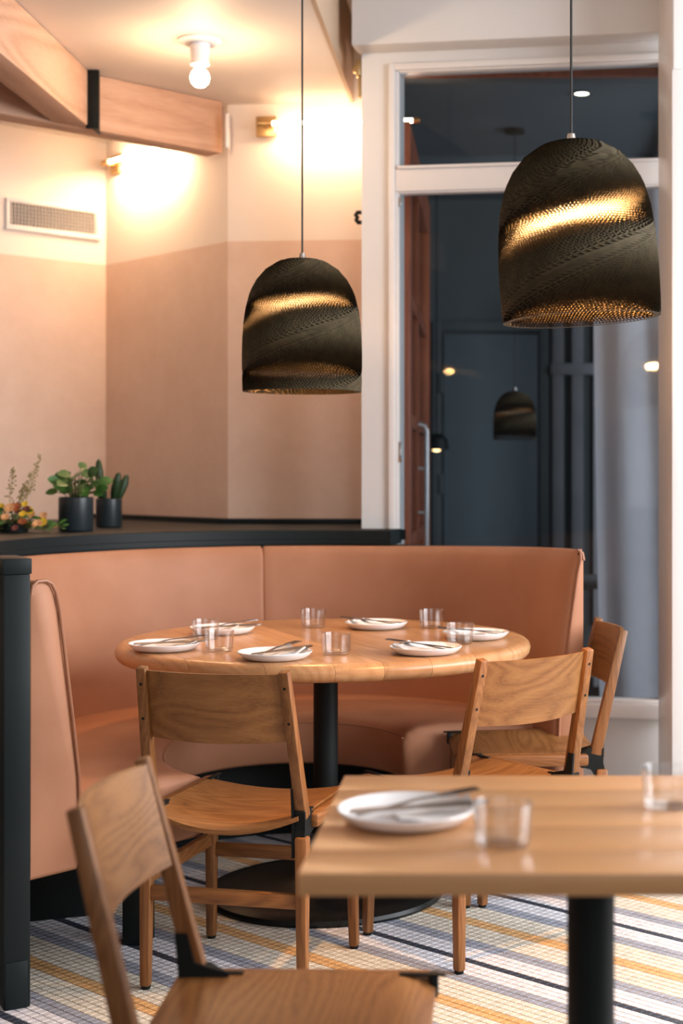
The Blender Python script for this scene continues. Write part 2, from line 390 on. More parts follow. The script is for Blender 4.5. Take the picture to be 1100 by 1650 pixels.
bm = BM(); b2(bm, (-.012, 0, 2.56), (.0, .04, 2.70), .002); o = obj('beam_bracket', bm, white_gloss, loc=(-1.068, 6.06, 0), rz=R(0)); tag(o, 'pale bracket at the end of the lit timber beam, against the wall', 'bracket')

# ------------------------------------------------------------------ ceiling bulb
warm = (1, .66, .38)
lx, ly = -1.03, 5.27
t = empty('ceiling_lamp', (lx, ly, ZC), 0, 'white porcelain ceiling lamp holder with one bare globe bulb', 'lamp')
bm = BM(); lathe(bm, [(0, 0), (.078, 0), (.078, -.006), (.06, -.014), (.0, -.014)], 40); obj('base_plate', bm, ceramic, t)
bm = BM(); lathe(bm, [(.035, -.012), (.036, -.03), (.031, -.07), (.034, -.078), (.034, -.088), (0, -.088)], 32); obj('lamp_holder', bm, ceramic, t)
bm = BM(); lathe(bm, [(.012, -.088), (.015, -.098), (.03, -.115), (.035, -.133), (.03, -.152), (.017, -.164), (0, -.168)], 32)
obj('bulb', bm, emit('bulb_glow', (1, .78, .48), 14), t)
point('ceiling_bulb_light', (lx, ly, ZC - .205), 9, warm, .03)

# ------------------------------------------------------------------ linear wall lamps
tube_glow = emit('tube_glow', (1, .74, .48), 16)
def sconce(loc, rz, L, label, power):
    t = empty('wall_lamp', loc, rz, label, 'lamp', 'brass linear wall lamps')
    bm = BM(); b2(bm, (-.042, -.018, -.042), (.042, 0, .042), .003); obj('backplate', bm, brass, t)
    bm = BM(); tube(bm, [(0, -.015, 0), (0, -.062, 0)], .012, 16); lathe(bm, [(0, -.02), (.014, -.02), (.014, .04), (0, .04)], 16, c=(0, -.065, 0), M=Matrix.Rotation(R(90), 4, 'Y')); obj('arm', bm, brass, t)
    bm = BM(); tube(bm, [(.04, -.065, 0), (L, -.065, 0)], .009, 16); obj('glass_tube', bm, tube_glow, t)
    bm = BM(); tube(bm, [(L, -.065, 0), (L + .03, -.065, 0)], .012, 16); obj('end_cap', bm, brass, t)
    l = bpy.data.lights.new('wall_lamp_light', 'AREA'); l.shape = 'RECTANGLE'; l.size = L - .05; l.size_y = .02; l.energy = power; l.color = warm; l.spread = R(180)
    lo = bpy.data.objects.new('wall_lamp_light', l); COL.objects.link(lo); lo.parent = t; lo.location = (L / 2 + .02, -.052, 0); lo.rotation_euler = (R(90), 0, 0)
    l.energy = power * .22
    l2 = l.copy(); l2.energy = power; l2.name = 'wall_lamp_light_down'; o2 = bpy.data.objects.new('wall_lamp_light_down', l2); COL.objects.link(o2); o2.parent = t; o2.location = (L / 2 + .02, -.066, -.014); o2.rotation_euler = (R(12), 0, 0)
    return t
p = at(431, 207, 6.19); sconce((p.x, 6.168, p.z), math.atan2(C1[1] - CBC[1], C1[0] - CBC[0]), .62, 'brass wall lamp with glowing tube on the pale wall beside the white column', 2.8)
dB = (Vector((*CBC, 0)) - Vector((*CAB, 0))).normalized(); p = Vector((*CAB, 0)) + dB * .11
sconce((p.x, p.y, 2.665 - .015), math.atan2(dB.y, dB.x), .55, 'brass wall lamp with glowing tube half hidden under the timber beam', 7.5)
sconce((-2.55, 6.16, 2.665), R(45), .35, 'brass wall lamp with glowing tube above the vent at far left', 2.5) if False else None
# small fixtures near the white column
bm = BM(); box(bm, (0, 0, 0), (.02, .05, .06), .003); box(bm, (-.012, 0, 0), (.02, .03, .03), .004); box(bm, (.004, 0, -.06), (.012, .03, .10), .002)
o = obj('wall_bracket', bm, brass, loc=W0 + Vector((-.013, .03, CH + (757 - 108) * 5.62 / F))); tag(o, 'small brass bracket high on the left side of the white column', 'bracket')
bm = BM(); tube(bm, [(.02, 0, .018), (-.002, 0, .018), (-.008, 0, .008), (-.002, 0, 0), (-.006, 0, -.012), (.0, 0, -.020), (.02, 0, -.020)], .0085, 8)
o = obj('wall_hook', bm, steel_black, loc=W0 + Vector((-.018, .04, CH + (757 - 347) * 5.62 / F))); tag(o, 'small black metal hook on the left side of the white column', 'hook')

# ------------------------------------------------------------------ vent on wall_back_left
dA = (Vector((*CAB, 0)) - Vector((*A0, 0))).normalized()
def onA(px):
    k = (px - CX) / F; a = Vector((*A0, 0)); s = (k * a.y - a.x) / (dA.x - k * dA.y); return s, a + dA * s
s0, q0 = onA(8); s1, q1 = onA(158)
zt_ = CH - (318 - CY) * q0.y / F; zb_ = CH - (367 - CY) * q0.y / F
Lv = s1 - s0; hv = zt_ - zb_
t = empty('air_vent', (q0.x, q0.y, zb_), math.atan2(dA.y, dA.x), 'long white air vent grille with upright louvres on the left wall', 'vent')
bm = BM(); fr = .018
b2(bm, (0, -.014, 0), (Lv, 0, fr), .002); b2(bm, (0, -.014, hv - fr), (Lv, 0, hv), .002)
b2(bm, (0, -.014, fr), (fr, 0, hv - fr), .002); b2(bm, (Lv - fr, -.014, fr), (Lv, 0, hv - fr), .002); b2(bm, (-.004, -.017, -.006), (Lv + .004, 0, .004), .001)
obj('vent_frame', bm, white_paint, t)
bm = BM(); b2(bm, (fr, -.003, fr), (Lv - fr, .0, hv - fr)); obj('backing', bm, mat('vent_dark', (.05, .03, .02), .8), t, smooth=0)
vl = BM(); box(vl, (0, 0, 0), (.0030, .010, hv - 2 * fr), 0); l0 = obj('louvre', vl, white_paint, t, smooth=0); n = 26
for i in range(n):
    o = l0 if i == 0 else l0.copy()
    if i: COL.objects.link(o)
    o.location = (fr + (Lv - 2 * fr) * (i + .5) / n, -.009, hv / 2)
bm = BM()
for i in range(1, 6): z = fr + (hv - 2 * fr) * i / 6; b2(bm, (fr, -.007, z - .001), (Lv - fr, -.004, z + .001))
obj('cross_wire', bm, white_paint, t, smooth=0)

# ------------------------------------------------------------------ booth geometry
BC = (-.62, 4.55); RX, RYF, RYN = .775, .80, 1.06
def booth(t, r=0.0):
    """plan point of the booth curve at angle t, pushed r outward along the normal"""
    ry = RYF if math.sin(t) >= 0 else RYN
    x, y = RX * math.cos(t), ry * math.sin(t); n = Vector((math.cos(t) / RX, math.sin(t) / ry)).normalized()
    return Vector((BC[0] + x + n.x * r, BC[1] + y + n.y * r))
def zr(t, z):
    return z + (z / ZT) ** 4 * (.034 * max(0, (R(80) - t) / R(80)) ** 1.3 + .014 * max(0, (t - R(150)) / R(90)))
def sweep(bm, prof, t0, t1, n=60, cap=True, close=True, mi=None):
    b = BM(); rings = []
    for i in range(n + 1):
        t = t0 + (t1 - t0) * i / n; rings.append([b.verts.new((*booth(t, r), z)) for r, z in prof])
    m = len(prof)
    for a, c in zip(rings, rings[1:]):
        for k in range(m if close else m - 1): b.faces.new((a[k], a[(k + 1) % m], c[(k + 1) % m], c[k]))
    if cap: b.faces.new(rings[0][::-1]); b.faces.new(rings[-1])
    return join(bm, b, mi)
T0, T1, TS = R(4), R(240), R(104)
ZB, ZS, ZT = .27, .445, .968
back_prof = [(.0, ZB), (-.004, .40), (0, .50), (.018, .64), (.038, .78), (.056, .90), (.066, ZT - .03), (.078, ZT - .008), (.094, ZT), (.118, ZT), (.132, ZT - .010), (.136, ZT - .03), (.136, ZB)]
sofa = empty('banquette', (BC[0], BC[1], 0), 0, 'curved tan leather banquette wrapping round behind the round table', 'banquette')
def bk(name, bm, m, **k):
    o = obj(name, bm, m, sofa, **k); o.location = (-BC[0], -BC[1], 0); return o
def inset_sweep(bm, prof, t0, t1, n, cx=(.07, .6), e=R(.5), k=.012):
    """sweep whose two ends round over"""
    b = BM(); rings = []; c = (sum(p[0] for p in prof) / len(prof), sum(p[1] for p in prof) / len(prof))
    st = [(t0, 1 - k * 2), (t0 + e * .3, 1 - k), (t0 + e, 1)] + [(t0 + e + R(x_), 1) for x_ in (.7, 1.6, 2.8, 4.2, 5.8, 8, 10.5)] + [(t0 + e + R(10.5) + (t1 - t0 - 2 * e - R(10.5)) * i / n, 1) for i in range(1, n)] + [(t1 - e, 1), (t1 - e * .3, 1 - k), (t1, 1 - k * 2)]
    for t, s in st:
        d = (1 - s)
        ring = []
        q0 = max(0, (R(13) - (t - T0)) / R(13)); rnd_ = .062 * (1 - math.sqrt(max(0, 1 - q0 * q0)))
        for r, z in prof:
            if r < .1: r = r + rnd_ * min(1, max(0, (.125 - r) / .06))
            vx, vz = c[0] - r, c[1] - z; l = math.hypot(vx, vz); q = min(d * .5, l * .8) / l
            ring.append(b.verts.new((*booth(t, r + vx * q), zr(t, z) + vz * q)))
        rings.append(ring)
    m = len(prof)
    for a, c2 in zip(rings, rings[1:]):
        for kk in range(m): b.faces.new((a[kk], a[(kk + 1) % m], c2[(kk + 1) % m], c2[kk]))
    b.faces.new(rings[0][::-1]); b.faces.new(rings[-1]); return join(bm, b)
for a, b_ in ((T0, TS), (TS, T1)):
    bm = BM(); inset_sweep(bm, back_prof, a, b_, 40); o = bk('backrest', bm, leather, smooth=50)
# welt cord round the two ends
for tt, s in ((T0, -1), (T1, 1)):
    bm = BM(); tube(bm, [(*booth(tt + s * R(.25), r + (.062 * min(1, max(0, (.125 - r) / .06)) if s < 0 and r < .1 else 0)), zr(tt, z)) for r, z in back_prof[1:12]], .0045, 8); bk('piping', bm, piping_m)
# seat: inner edge curve
def seat_poly(r_in, t0, t1, n=44):
    return [booth(t0 + (t1 - t0) * i / n, -r_in) for i in range(n + 1)]
def seat_mesh(t0, t1, n=50):
    bm = BM(); rings = []; D = .43
    prof = [(.0, ZB), (.0, ZS - .004), (-.05, ZS), (-.16, ZS + .006), (-.30, ZS + .004), (-.37, ZS - .004), (-.405, ZS - .018), (-.42, ZS - .042), (-.42, ZS - .085), (-.412, ZB + .01), (-.40, ZB)]
    b = BM()
    e = R(2.2); st = [(t0, .03), (t0 + e * .25, .013), (t0 + e * .6, .004), (t0 + e, 0)] + [(t0 + e + (t1 - t0 - 2 * e) * i / n, 0) for i in range(1, n)] + [(t1 - e, 0), (t1 - e * .6, .004), (t1 - e * .25, .013), (t1, .03)]
    c = (-.2, .36)
    for t, d in st:
        rg = []
        # right wing is squarer and wider than the back
        for r, z in prof:
            k = 1.0
            dz = -d if z > .36 else d * .4
            p = booth(t, r * k + (d * .8 if r < -.3 else 0)); rg.append(b.verts.new((p.x, p.y, z + dz)))
        rings.append(rg)
    m = len(prof)
    for a, c2 in zip(rings, rings[1:]):
        for kk in range(m): b.faces.new((a[kk], a[(kk + 1) % m], c2[(kk + 1) % m], c2[kk]))
    b.faces.new(rings[0][::-1]); b.faces.new(rings[-1]); return join(bm, b)
bk('seat', seat_mesh(R(12), R(239)), leather, smooth=60)
bm = BM(); st = [R(14) + (R(237) - R(14)) * i / 70 for i in range(71)]
tube(bm, [(*booth(t, -.418), ZS - .036) for t in st], .0028, 6); bk('seat_seam', bm, leather)
bm = BM(); sweep(bm, [(.11, 0), (.11, ZB), (-.25, ZB), (-.25, 0)], R(14), R(206), 50)
bk('plinth', bm, steel_black)
bm = BM(); p = at(226, 1512, 3.95); box(bm, (p.x + .0, 3.93, .135), (.07, .07, .27), .004); bk('foot', bm, steel_black)

# partition behind the banquette with its black cap and deep plant shelf
part = empty('partition', (BC[0], BC[1], 0), 0, 'low black painted partition and plant shelf curving behind the banquette', 'partition')
def pk(name, bm, m, **k):
    o = obj(name, bm, m, part, **k); o.location = (-BC[0], -BC[1], 0); return o
bm = BM(); sweep(bm, [(.15, 0), (.15, .97), (.23, .97), (.23, 0)], R(68), R(236), 50); pk('wall_panel', bm, black_paint)
bm = BM(); sweep(bm, [(.138, .972), (.138, .99), (.144, .992), (.144, 1.022), (.148, 1.026), (.26, 1.026), (.26, .972)], R(74), R(236), 60); pk('cap_rail', bm, black_paint, smooth=30)
poly = [tuple(booth(R(73) + (R(200) - R(73)) * i / 30, .255)) for i in range(31)]
poly += [(-3.2, 4.4), (-3.2, 5.45), (-1.79, 6.85), (-1.10, 6.17), (-.50, 6.12), (-.50, 5.72)]
bm = BM(); prism(bm, poly, .985, 1.024); pk('shelf_top', bm, black_paint, smooth=0)
bm = BM(); prism(bm, [(-1.84, 6.84), (-1.79, 6.89), (-1.09, 6.18), (-.5, 6.135), (-.5, 6.11), (-1.12, 6.15), (-1.79, 6.82)], 1.024, 1.045, .002); pk('back_lip', bm, black_paint)
# black end post, near left
bm = BM(); b2(bm, (-.060, 0, 0), (0, .15, 1.005), .003); b2(bm, (-.058, -.003, 0), (-.006, .152, .11), .003)
post = obj('partition_post', bm, black_paint, loc=(-1.068, 3.452, 0), rz=R(30)); tag(post, 'tall black painted end post of the partition at left edge', 'post')
bm = BM(); b2(bm, (-.063, -.004, 1.005), (.003, .152, 1.042), .003); obj('post_cap', bm, black_paint, post)

# ------------------------------------------------------------------ round table
TCX, TCY, TR = -.486, 4.385, .604
t = empty('round_table', (TCX, TCY, 0), 0, 'round oak table on a black pedestal in front of the banquette', 'table')
def disc_bm():
    bm = BM(); pr = [(0, .70), (TR - .03, .70), (TR - .012, .704), (TR - .003, .714), (TR, .727), (TR - .003, .738), (TR - .012, .746), (TR - .026, .75), (0, .75)]
    lathe(bm, pr, 128); bmesh.ops.remove_doubles(bm, verts=bm.verts, dist=1e-5); return bm
ang = math.atan2(-1.06, .529)                       # plank direction in plan
edges = [-.7, -.50, -.345, -.185, -.06, .075, .225, .38, .52, .7]
for a, b_ in zip(edges, edges[1:]):
    bm = disc_bm(); bmesh.ops.rotate(bm, verts=bm.verts, cent=(0, 0, 0), matrix=Matrix.Rotation(0, 3, 'Z'))
    for y, s in ((a + .0004, -1), (b_ - .0004, 1)):
        if abs(y) > TR: continue
        g = bm.verts[:] + bm.edges[:] + bm.faces[:]
        r = bmesh.ops.bisect_plane(bm, geom=g, plane_co=(0, y, 0), plane_no=(0, s, 0), clear_outer=True)
        ed = [e for e in r['geom_cut'] if isinstance(e, bmesh.types.BMEdge)]
        bmesh.ops.edgeloop_fill(bm, edges=ed)
    o = obj('plank', bm, oak_top, t, smooth=40); o.rotation_euler = (0, 0, ang)
bm = BM(); lathe(bm, [(0, .014), (.036, .014), (.036, .688), (0, .688)], 40); obj('pedestal', bm, steel_black, t)
bm = BM(); box(bm, (0, 0, .6935), (.42, .10, .013), .003); box(bm, (0, 0, .6935), (.10, .42, .0128), .003); obj('top_plate', bm, steel_black, t)
bm = BM(); lathe(bm, [(0, 0), (.345, 0), (.349, .008), (.345, .018), (.325, .025), (.28, .028), (.27, .026), (.12, .036), (.06, .05), (.045, .06), (.04, .075), (0, .075)], 96); obj('base', bm, mat('cast_base', (.008, .010, .010), .35, spec=.25), t)

# ------------------------------------------------------------------ near table
nt = empty('rectangular_table', (.143, 2.12, 0), 0, 'rectangular oak table in the foreground with a black pedestal', 'table')
X0, X1, Y0, Y1 = -.237, .523, 1.829, 2.416
ys = [Y0, 1.945, 2.075, 2.2, 2.31, Y1]
for a, b_ in zip(ys, ys[1:]):
    bm = BM(); b2(bm, (X0 - .143, a - 2.12 + .0002, .722), (X1 - .143, b_ - 2.12 - .0002, .75), .0018 if 0 else .0012); obj('plank', bm, oak_near, nt)
bm = BM(); lathe(bm, [(0, .01), (.034, .01), (.034, .712), (0, .712)], 40); obj('pedestal', bm, steel_black, nt)
bm = BM(); box(bm, (0, 0, .717), (.4, .08, .01), .002); box(bm, (0, 0, .717), (.08, .4, .0098), .002); obj('top_plate', bm, steel_black, nt)
bm = BM(); lathe(bm, [(0, 0), (.25, 0), (.252, .01), (.24, .018), (.06, .035), (.04, .05), (0, .05)], 64); obj('base', bm, steel_black, nt)

# ------------------------------------------------------------------ chairs
def make_chair():
    ch = empty('dining_chair')
    hb = .1985
    for sx in (-1, 1):
        # lower rear leg, front leg: tapered, softly octagonal
        for fy, top in ((-1, (sx * (hb - .002), -hb + .004, .385)), (1, (sx * (hb - .006), hb - .012, .405))):
            bm = BM(); bar(bm, (sx * hb, fy * hb, .006), top, .024, .026, .006, .031, .033, mi=0); lg = obj('leg', bm, oak_z, ch)
            bm = BM(); lathe(bm, [(0, 0), (.011, 0), (.012, .007), (0, .007)], 12, c=(sx * hb, fy * hb, 0)); obj('foot_cap', bm, steel_black, lg)
        bm = BM(); pb = Vector((sx * .192, -hb + .022, .425)); pt = Vector((sx * .177, -hb - .065, .782))
        bar(bm, pb, pt, .027, .034, .004, .025, .024); po = obj('back_post', bm, oak_z, ch)
        d = (pt - pb).normalized()
        for s in (.66, .895):
            bm = BM()
            q = pb.lerp(pt, s); n = Vector((0, -1, 0)); n = (n - d * n.dot(d)).normalized()
            wd = .034 + (.024 - .034) * s
            M = n.to_track_quat('Z', 'Y').to_matrix().to_4x4()
            lathe(bm, [(.0036, wd / 2 - .002), (.0036, wd / 2 + .0008), (0, wd / 2 + .0008)], 12, c=q, M=M)
            obj('bolt', bm, steel_black, po)
        # steel joint: flat plate on the inner side joining post, rail and leg
        bm = BM(); xo = sx * .1755
        pts = [(-hb - .012, .50), (-hb + .008, .50), (-hb + .020, .452), (-hb + .075, .438), (-hb + .075, .412), (-hb + .03, .395), (-hb + .016, .335), (-hb - .006, .335), (-hb - .004, .41)]
        b = BM(); lo = [b.verts.new((xo - .003, y, z)) for y, z in pts]; hi = [b.verts.new((xo + .003, y, z)) for y, z in pts]; m = len(pts)
        b.faces.new(lo); b.faces.new(hi[::-1])
        for i in range(m): b.faces.new((lo[i], lo[(i + 1) % m], hi[(i + 1) % m], hi[i]))
        join(bm, b); 
        pts = [(-hb - .004, .446), (-hb + .040, .446), (-hb + .066, .430), (-hb + .066, .390), (-hb + .034, .386), (-hb + .022, .362), (-hb - .012, .362), (-hb + .002, .404)]
        b = BM(); lo = [b.verts.new((sx * .192 - .0125, y, z)) for y, z in pts]; hi = [b.verts.new((sx * .192 + .0125, y, z)) for y, z in pts]; m = len(pts)
        b.faces.new(lo); b.faces.new(hi[::-1])
        for i in range(m): b.faces.new((lo[i], lo[(i + 1) % m], hi[(i + 1) % m], hi[i]))
        bmesh.ops.bevel(b, geom=b.edges[:], offset=.002, segments=1, affect='EDGES'); join(bm, b)
        obj('steel_joint', bm, steel_black, ch, smooth=20)
        # side rail, rounded end
        bm = BM(); bar(bm, (sx * .208, -hb + .045, .414), (sx * .203, hb + .003, .416), .026, .034, .007, xdir=(1, 0, 0)); obj('seat_rail', bm, oak_y, ch)
        bm = BM(); box(bm, (sx * .186, hb - .01, .4335), (.012, .075, .004), .001); box(bm, (sx * .196, hb + .008, .414), (.028, .014, .036), .002); obj('seat_clip', bm, steel_black, ch)
        bm = BM(); box(bm, (sx * .186, -hb + .06, .4335), (.012, .075, .004), .001); obj('seat_clip', bm, steel_black, ch)
        bm = BM(); bar(bm, (sx * .198, -hb + .01, .268), (sx * .198, hb - .012, .268), .018, .036, .004); obj('stretcher', bm, oak_y, ch)
    bm = BM(); bar(bm, (-.185, -hb + .002, .232), (.185, -hb + .002, .232), .036, .018, .004, xdir=(0, 0, 1)); obj('stretcher', bm, oak_x, ch)
    bm = BM(); bar(bm, (-.185, hb - .006, .240), (.185, hb - .006, .240), .036, .018, .004, xdir=(0, 0, 1)); obj('stretcher', bm, oak_x, ch)
    # seat: moulded plywood sagging between the rails
    b = BM(); nx, ny = 20, 16; th = .011; g = {}
    for s in (0, 1):
        for i in range(nx + 1):
            for j in range(ny + 1):
                x = -.189 + .378 * i / nx; v = j / ny; y = -.205 + .415 * v
                z = .434 - .026 * (1 - (x / .189) ** 2) * (1 - .35 * v) - .012 * max(0, (.12 - v) / .12) ** 2 * (1 - (x / .189) ** 2) - .02 * max(0, (v - .86) / .14) ** 2
                y -= .018 * (1 - (x / .189) ** 2) * (1 - v)
                g[s, i, j] = b.verts.new((x, y, z - th * s))
    for i in range(nx):
        for j in range(ny):
            b.faces.new((g[0, i, j], g[0, i + 1, j], g[0, i + 1, j + 1], g[0, i, j + 1])); b.faces.new((g[1, i, j], g[1, i, j + 1], g[1, i + 1, j + 1], g[1, i + 1, j]))
    for i in range(nx):
        for j in (0, ny): b.faces.new((g[0, i, j], g[1, i, j], g[1, i + 1, j], g[0, i + 1, j]))
    for j in range(ny):
        for i in (0, nx): b.faces.new((g[0, i, j], g[0, i, j + 1], g[1, i, j + 1], g[1, i, j]))
    bm = BM(); join(bm, b); obj('seat', bm, oak_panel, ch)
    # curved back panel
    b = BM(); nx = 24; nz = 4; g = {}; th = .010
    for s in (0, 1):
        for i in range(nx + 1):
            for j in range(nz + 1):
                f = i / nx * 2 - 1; v = j / nz; z = .612 + .162 * v
                k = (z - .425) / .357; xh = .192 + (.177 - .192) * k - .006
                yc = -hb + .022 + (-.087) * k
                crown = -.008 * (f * f) * 0
                x = f * xh; y = yc + .011 - .034 * (1 - f * f)
                if j == 0: z -= .006 * (1 - f * f)
                g[s, i, j] = b.verts.new((x, y - th * s, z + crown))
    for i in range(nx):
        for j in range(nz):
            b.faces.new((g[0, i, j], g[0, i + 1, j], g[0, i + 1, j + 1], g[0, i, j + 1])); b.faces.new((g[1, i, j], g[1, i, j + 1], g[1, i + 1, j + 1], g[1, i + 1, j]))
        for j in (0, nz): b.faces.new((g[0, i, j], g[1, i, j], g[1, i + 1, j], g[0, i + 1, j]))
    for j in range(nz):
        for i in (0, nx): b.faces.new((g[0, i, j], g[0, i, j + 1], g[1, i, j + 1], g[1, i, j]))
    bm = BM(); join(bm, b); obj('backrest', bm, oak_panel, ch)
    return ch
proto = make_chair()
def place_chair(i, rear_mid_top, right, label):
    """rear_mid_top: plan point between the two post tops; right: chair's right-hand direction"""
    r = Vector(right).normalized(); f = Vector((-r.y, r.x)); c = Vector(rear_mid_top) + f * (.1985 + .065)
    o = proto if i == 0 else copy_tree(proto)
    o.location = (c.x, c.y, .0002); o.rotation_euler = (0, 0, math.atan2(r.y, r.x))
    tag(o, label, 'chair', 'oak chairs with black steel joints'); return o
place_chair(0, (-.6485, 3.467), (.386, -.085), 'oak chair with its back to us in front of the round table pedestal, left')
place_chair(1, (.117, 3.757), (.276, .227), 'oak chair seen from behind at the right of the round table, nearer of the two')
place_chair(2, (.363, 4.49), (-.045, .35), 'oak chair seen side-on against the window, farther right of the round table')
place_chair(3, (-.566, 2.222), (-.009, -.365), 'blurred oak chair in the lower left foreground facing right')

# ------------------------------------------------------------------ pendants
card = noise_mat('dark_cardboard', (.060, .042, .018), (.096, .068, .030), 40, .8, 0)
card_p = card.node_tree.nodes['Principled BSDF']
prof_px = [(0, 0), (100, 0), (168, 20), (252, 75), (312, 145), (345, 205), (362, 245), (388, 345), (401, 445), (408, 540), (411, 640), (411, 745), (409, 850), (406, 915)]
def r_out(h):    # h: depth below the top in m
    k = .1765 / 411
    for (r0, y0), (r1, y1) in zip(prof_px, prof_px[1:]):
        if y0 * k <= h <= y1 * k and y1 > y0: return (r0 + (r1 - r0) * (h / k - y0) / (y1 - y0)) * k
    return .174
def shade_mesh(phase, lam=.0076, lh=.0050, wall=.0155):
    V = []; Fc = []
    NL = int(.392 / lh); rot = -R(180) / (.20 / lh)
    def ring(z, ro, ri, n=96):
        b = len(V)
        for i in range(n):
            a = 2 * math.pi * i / n; V.append((ro * math.cos(a), ro * math.sin(a), z))
        for i in range(n):
            a = 2 * math.pi * i / n; V.append((ri * math.cos(a), ri * math.sin(a), z))
        for i in range(n): j = (i + 1) % n; Fc.append((b + i, b + j, b + n + j, b + n + i))
    for k in range(NL):
        h = (k + .5) * lh; ro = r_out(h); ri = max(ro - wall, .02); z0 = -(k + 1) * lh; z1 = -k * lh
        ri_n = max(r_out(h + lh) - wall, .02); ring(z1, ro, min(ri, max(r_out(max(h - lh, 0)) - wall, .02)) , 96)
        th = phase + rot * k; dx, dy = math.cos(th), math.sin(th); px, py = -dy, dx
        n = int(ro / (lam / 2)); vs = [(-n + j) * lam / 2 for j in range(2 * n + 1)]
        def seg(v):
            a = math.sqrt(max(ro * ro - v * v, 0)); b = math.sqrt(max(ri * ri - v * v, 0)); return a, b
        for q in range(len(vs) - 1):
            v0, v1 = vs[q], vs[q + 1]; za, zb2 = (z0, z1) if q % 2 else (z1, z0)
            a0, b0 = seg(v0); a1, b1 = seg(v1)
            for s in (1, -1):
                b = len(V)
                for u, v, z in ((b0 * s, v0, za), (a0 * s, v0, za), (a1 * s, v1, zb2), (b1 * s, v1, zb2)):
                    V.append((dx * u + px * v, dy * u + py * v, z))
                Fc.append((b, b + 1, b + 2, b + 3))
    ring(-NL * lh, r_out(NL * lh), r_out(NL * lh) - wall)
    me = bpy.data.meshes.new('cardboard_shade'); me.from_pydata(V, [], Fc); me.materials.append(card); return me, NL * lh
def pendant(loc_bottom, tilt, phase, label, zc, power, me=None, scale=1, glow=9):
    if me is None: me, hh = shade_mesh(phase)
    else: me, hh = me, .391
    hh *= scale
    zt = loc_bottom[2] + hh
    t = empty('pendant_lamp', (loc_bottom[0], loc_bottom[1], zt), 0, label, 'lamp', 'dark layered cardboard pendants')
    s = bpy.data.objects.new('shade', me); COL.objects.link(s); s.parent = t; s.rotation_euler = (0, -tilt, 0); s.scale = (scale,) * 3
    bm = BM(); lathe(bm, [(.003, .020), (.008, .019), (.010, .006), (.012, .002), (0, .002)], 20, c=(0, 0, .001)); o = obj('cap', bm, steel, t); o['label'] = 'small silver cap'
    bm = BM(); tube(bm, [(0, 0, .012), (0, 0, zc - zt)], .0028, 8); obj('cord', bm, mat('cord_black', (.01, .01, .01), .6), t)
    bm = BM(); lathe(bm, [(0, -.004), (.016, -.004), (.016, -.026), (0, -.026)], 20); obj('lamp_holder', bm, steel_black, t)
    bm = BM(); lathe(bm, [(.010, -.026), (.013, -.034), (.024, -.050), (.028, -.064), (.024, -.079), (.014, -.089), (0, -.092)], 24); obj('bulb', bm, emit('pendant_bulb', (1, .62, .28), glow), t)
    bm = BM(); lathe(bm, [(0, 0), (.05, 0), (.05, -.02), (.0, -.024)], 32, c=(0, 0, zc - zt)); obj('canopy', bm, steel_black, t)
    point('pendant_light', (loc_bottom[0], loc_bottom[1], zt - .19 * scale), power, (1, .52, .20), .035)
    return t
Vd1 = math.atan2(4.40, -.557); Vd2 = math.atan2(3.28, .178)
# layers turn 180 degrees per 0.20 m; the flutes line up with the line of sight about 0.115 m below the top
step = R(180) / .20
pendant((-.557, 4.40, 1.478), 0, Vd1 + step * .135, 'dark cardboard pendant lamp over the round table', 3.1, 20)
pendant((.178, 3.28, 1.578), R(3.4), Vd2 + step * .185, 'larger-looking blurred cardboard pendant lamp in front of the window', 3.1, 85)

# ------------------------------------------------------------------ tableware
def plate_bm():
    bm = BM(); lathe(bm, [(0, .004), (.062, .004), (.078, .0075), (.090, .016), (.0955, .0215), (.0975, .0215), (.098, .020), (.093, .013), (.082, .004), (.066, 0), (.060, 0), (.058, .0015), (0, .0015)], 64); return bm
pm = None
PL = [(-.898, 4.095, 'white plate at the left rim of the round table'),
      (-.814, 4.515, 'white plate on the round table at back left, behind two glasses'),
      (-.566, 3.905, 'white plate at front left of the round table, above the chair back'),
      (-.358, 4.66, 'white plate at the back of the round table between two glasses'),
      (-.175, 4.02, 'white plate at front right of the round table, with dark tined fork'),
      (-.044, 4.377, 'white plate at the right rim of the round table behind a glass'),
      (-.118, 2.10, 'white plate on the foreground rectangular table')]
bm = plate_bm(); p0 = obj('plate', bm, ceramic, smooth=40)
for i, (x, y, lb) in enumerate(PL):
    o = p0 if i == 0 else p0.copy()
    if i: COL.objects.link(o)
    o.location = (x, y, .7502); tag(o, lb, 'plate', 'white side plates')
def tumbler_bm():
    bm = BM(); lathe(bm, [(0, 0), (.032, 0), (.0355, .002), (.0368, .006), (.0398, .056), (.0402, .0575), (.0392, .0578), (.0378, .0565), (.0350, .010), (.032, .0075), (0, .0072)], 40); return bm
GL = [(-.834, 4.355, 'clear tumbler glass at back left, between the two left plates'),
      (-.741, 4.063, 'clear tumbler glass just right of the leftmost plate'),
      (-.558, 4.686, 'clear tumbler glass at the back of the round table, by itself in the middle'),
      (-.4135, 3.994, 'clear tumbler glass at front centre of the round table'),
      (-.185, 4.668, 'clear tumbler glass at back right of the round table'),
      (-.087, 4.251, 'clear tumbler glass in front of the rightmost plate'),
      (.0165, 1.967, 'blurred tumbler glass beside the plate on the foreground table'),
      (.262, 2.192, 'blurred tumbler glass at the right edge of the foreground table')]
g0 = obj('tumbler', tumbler_bm(), tumbler_glass, smooth=40)
for i, (x, y, lb) in enumerate(GL):
    o = g0 if i == 0 else g0.copy()
    if i: COL.objects.link(o)
    o.location = (x, y, .7502); tag(o, lb, 'glass', 'clear tumblers')
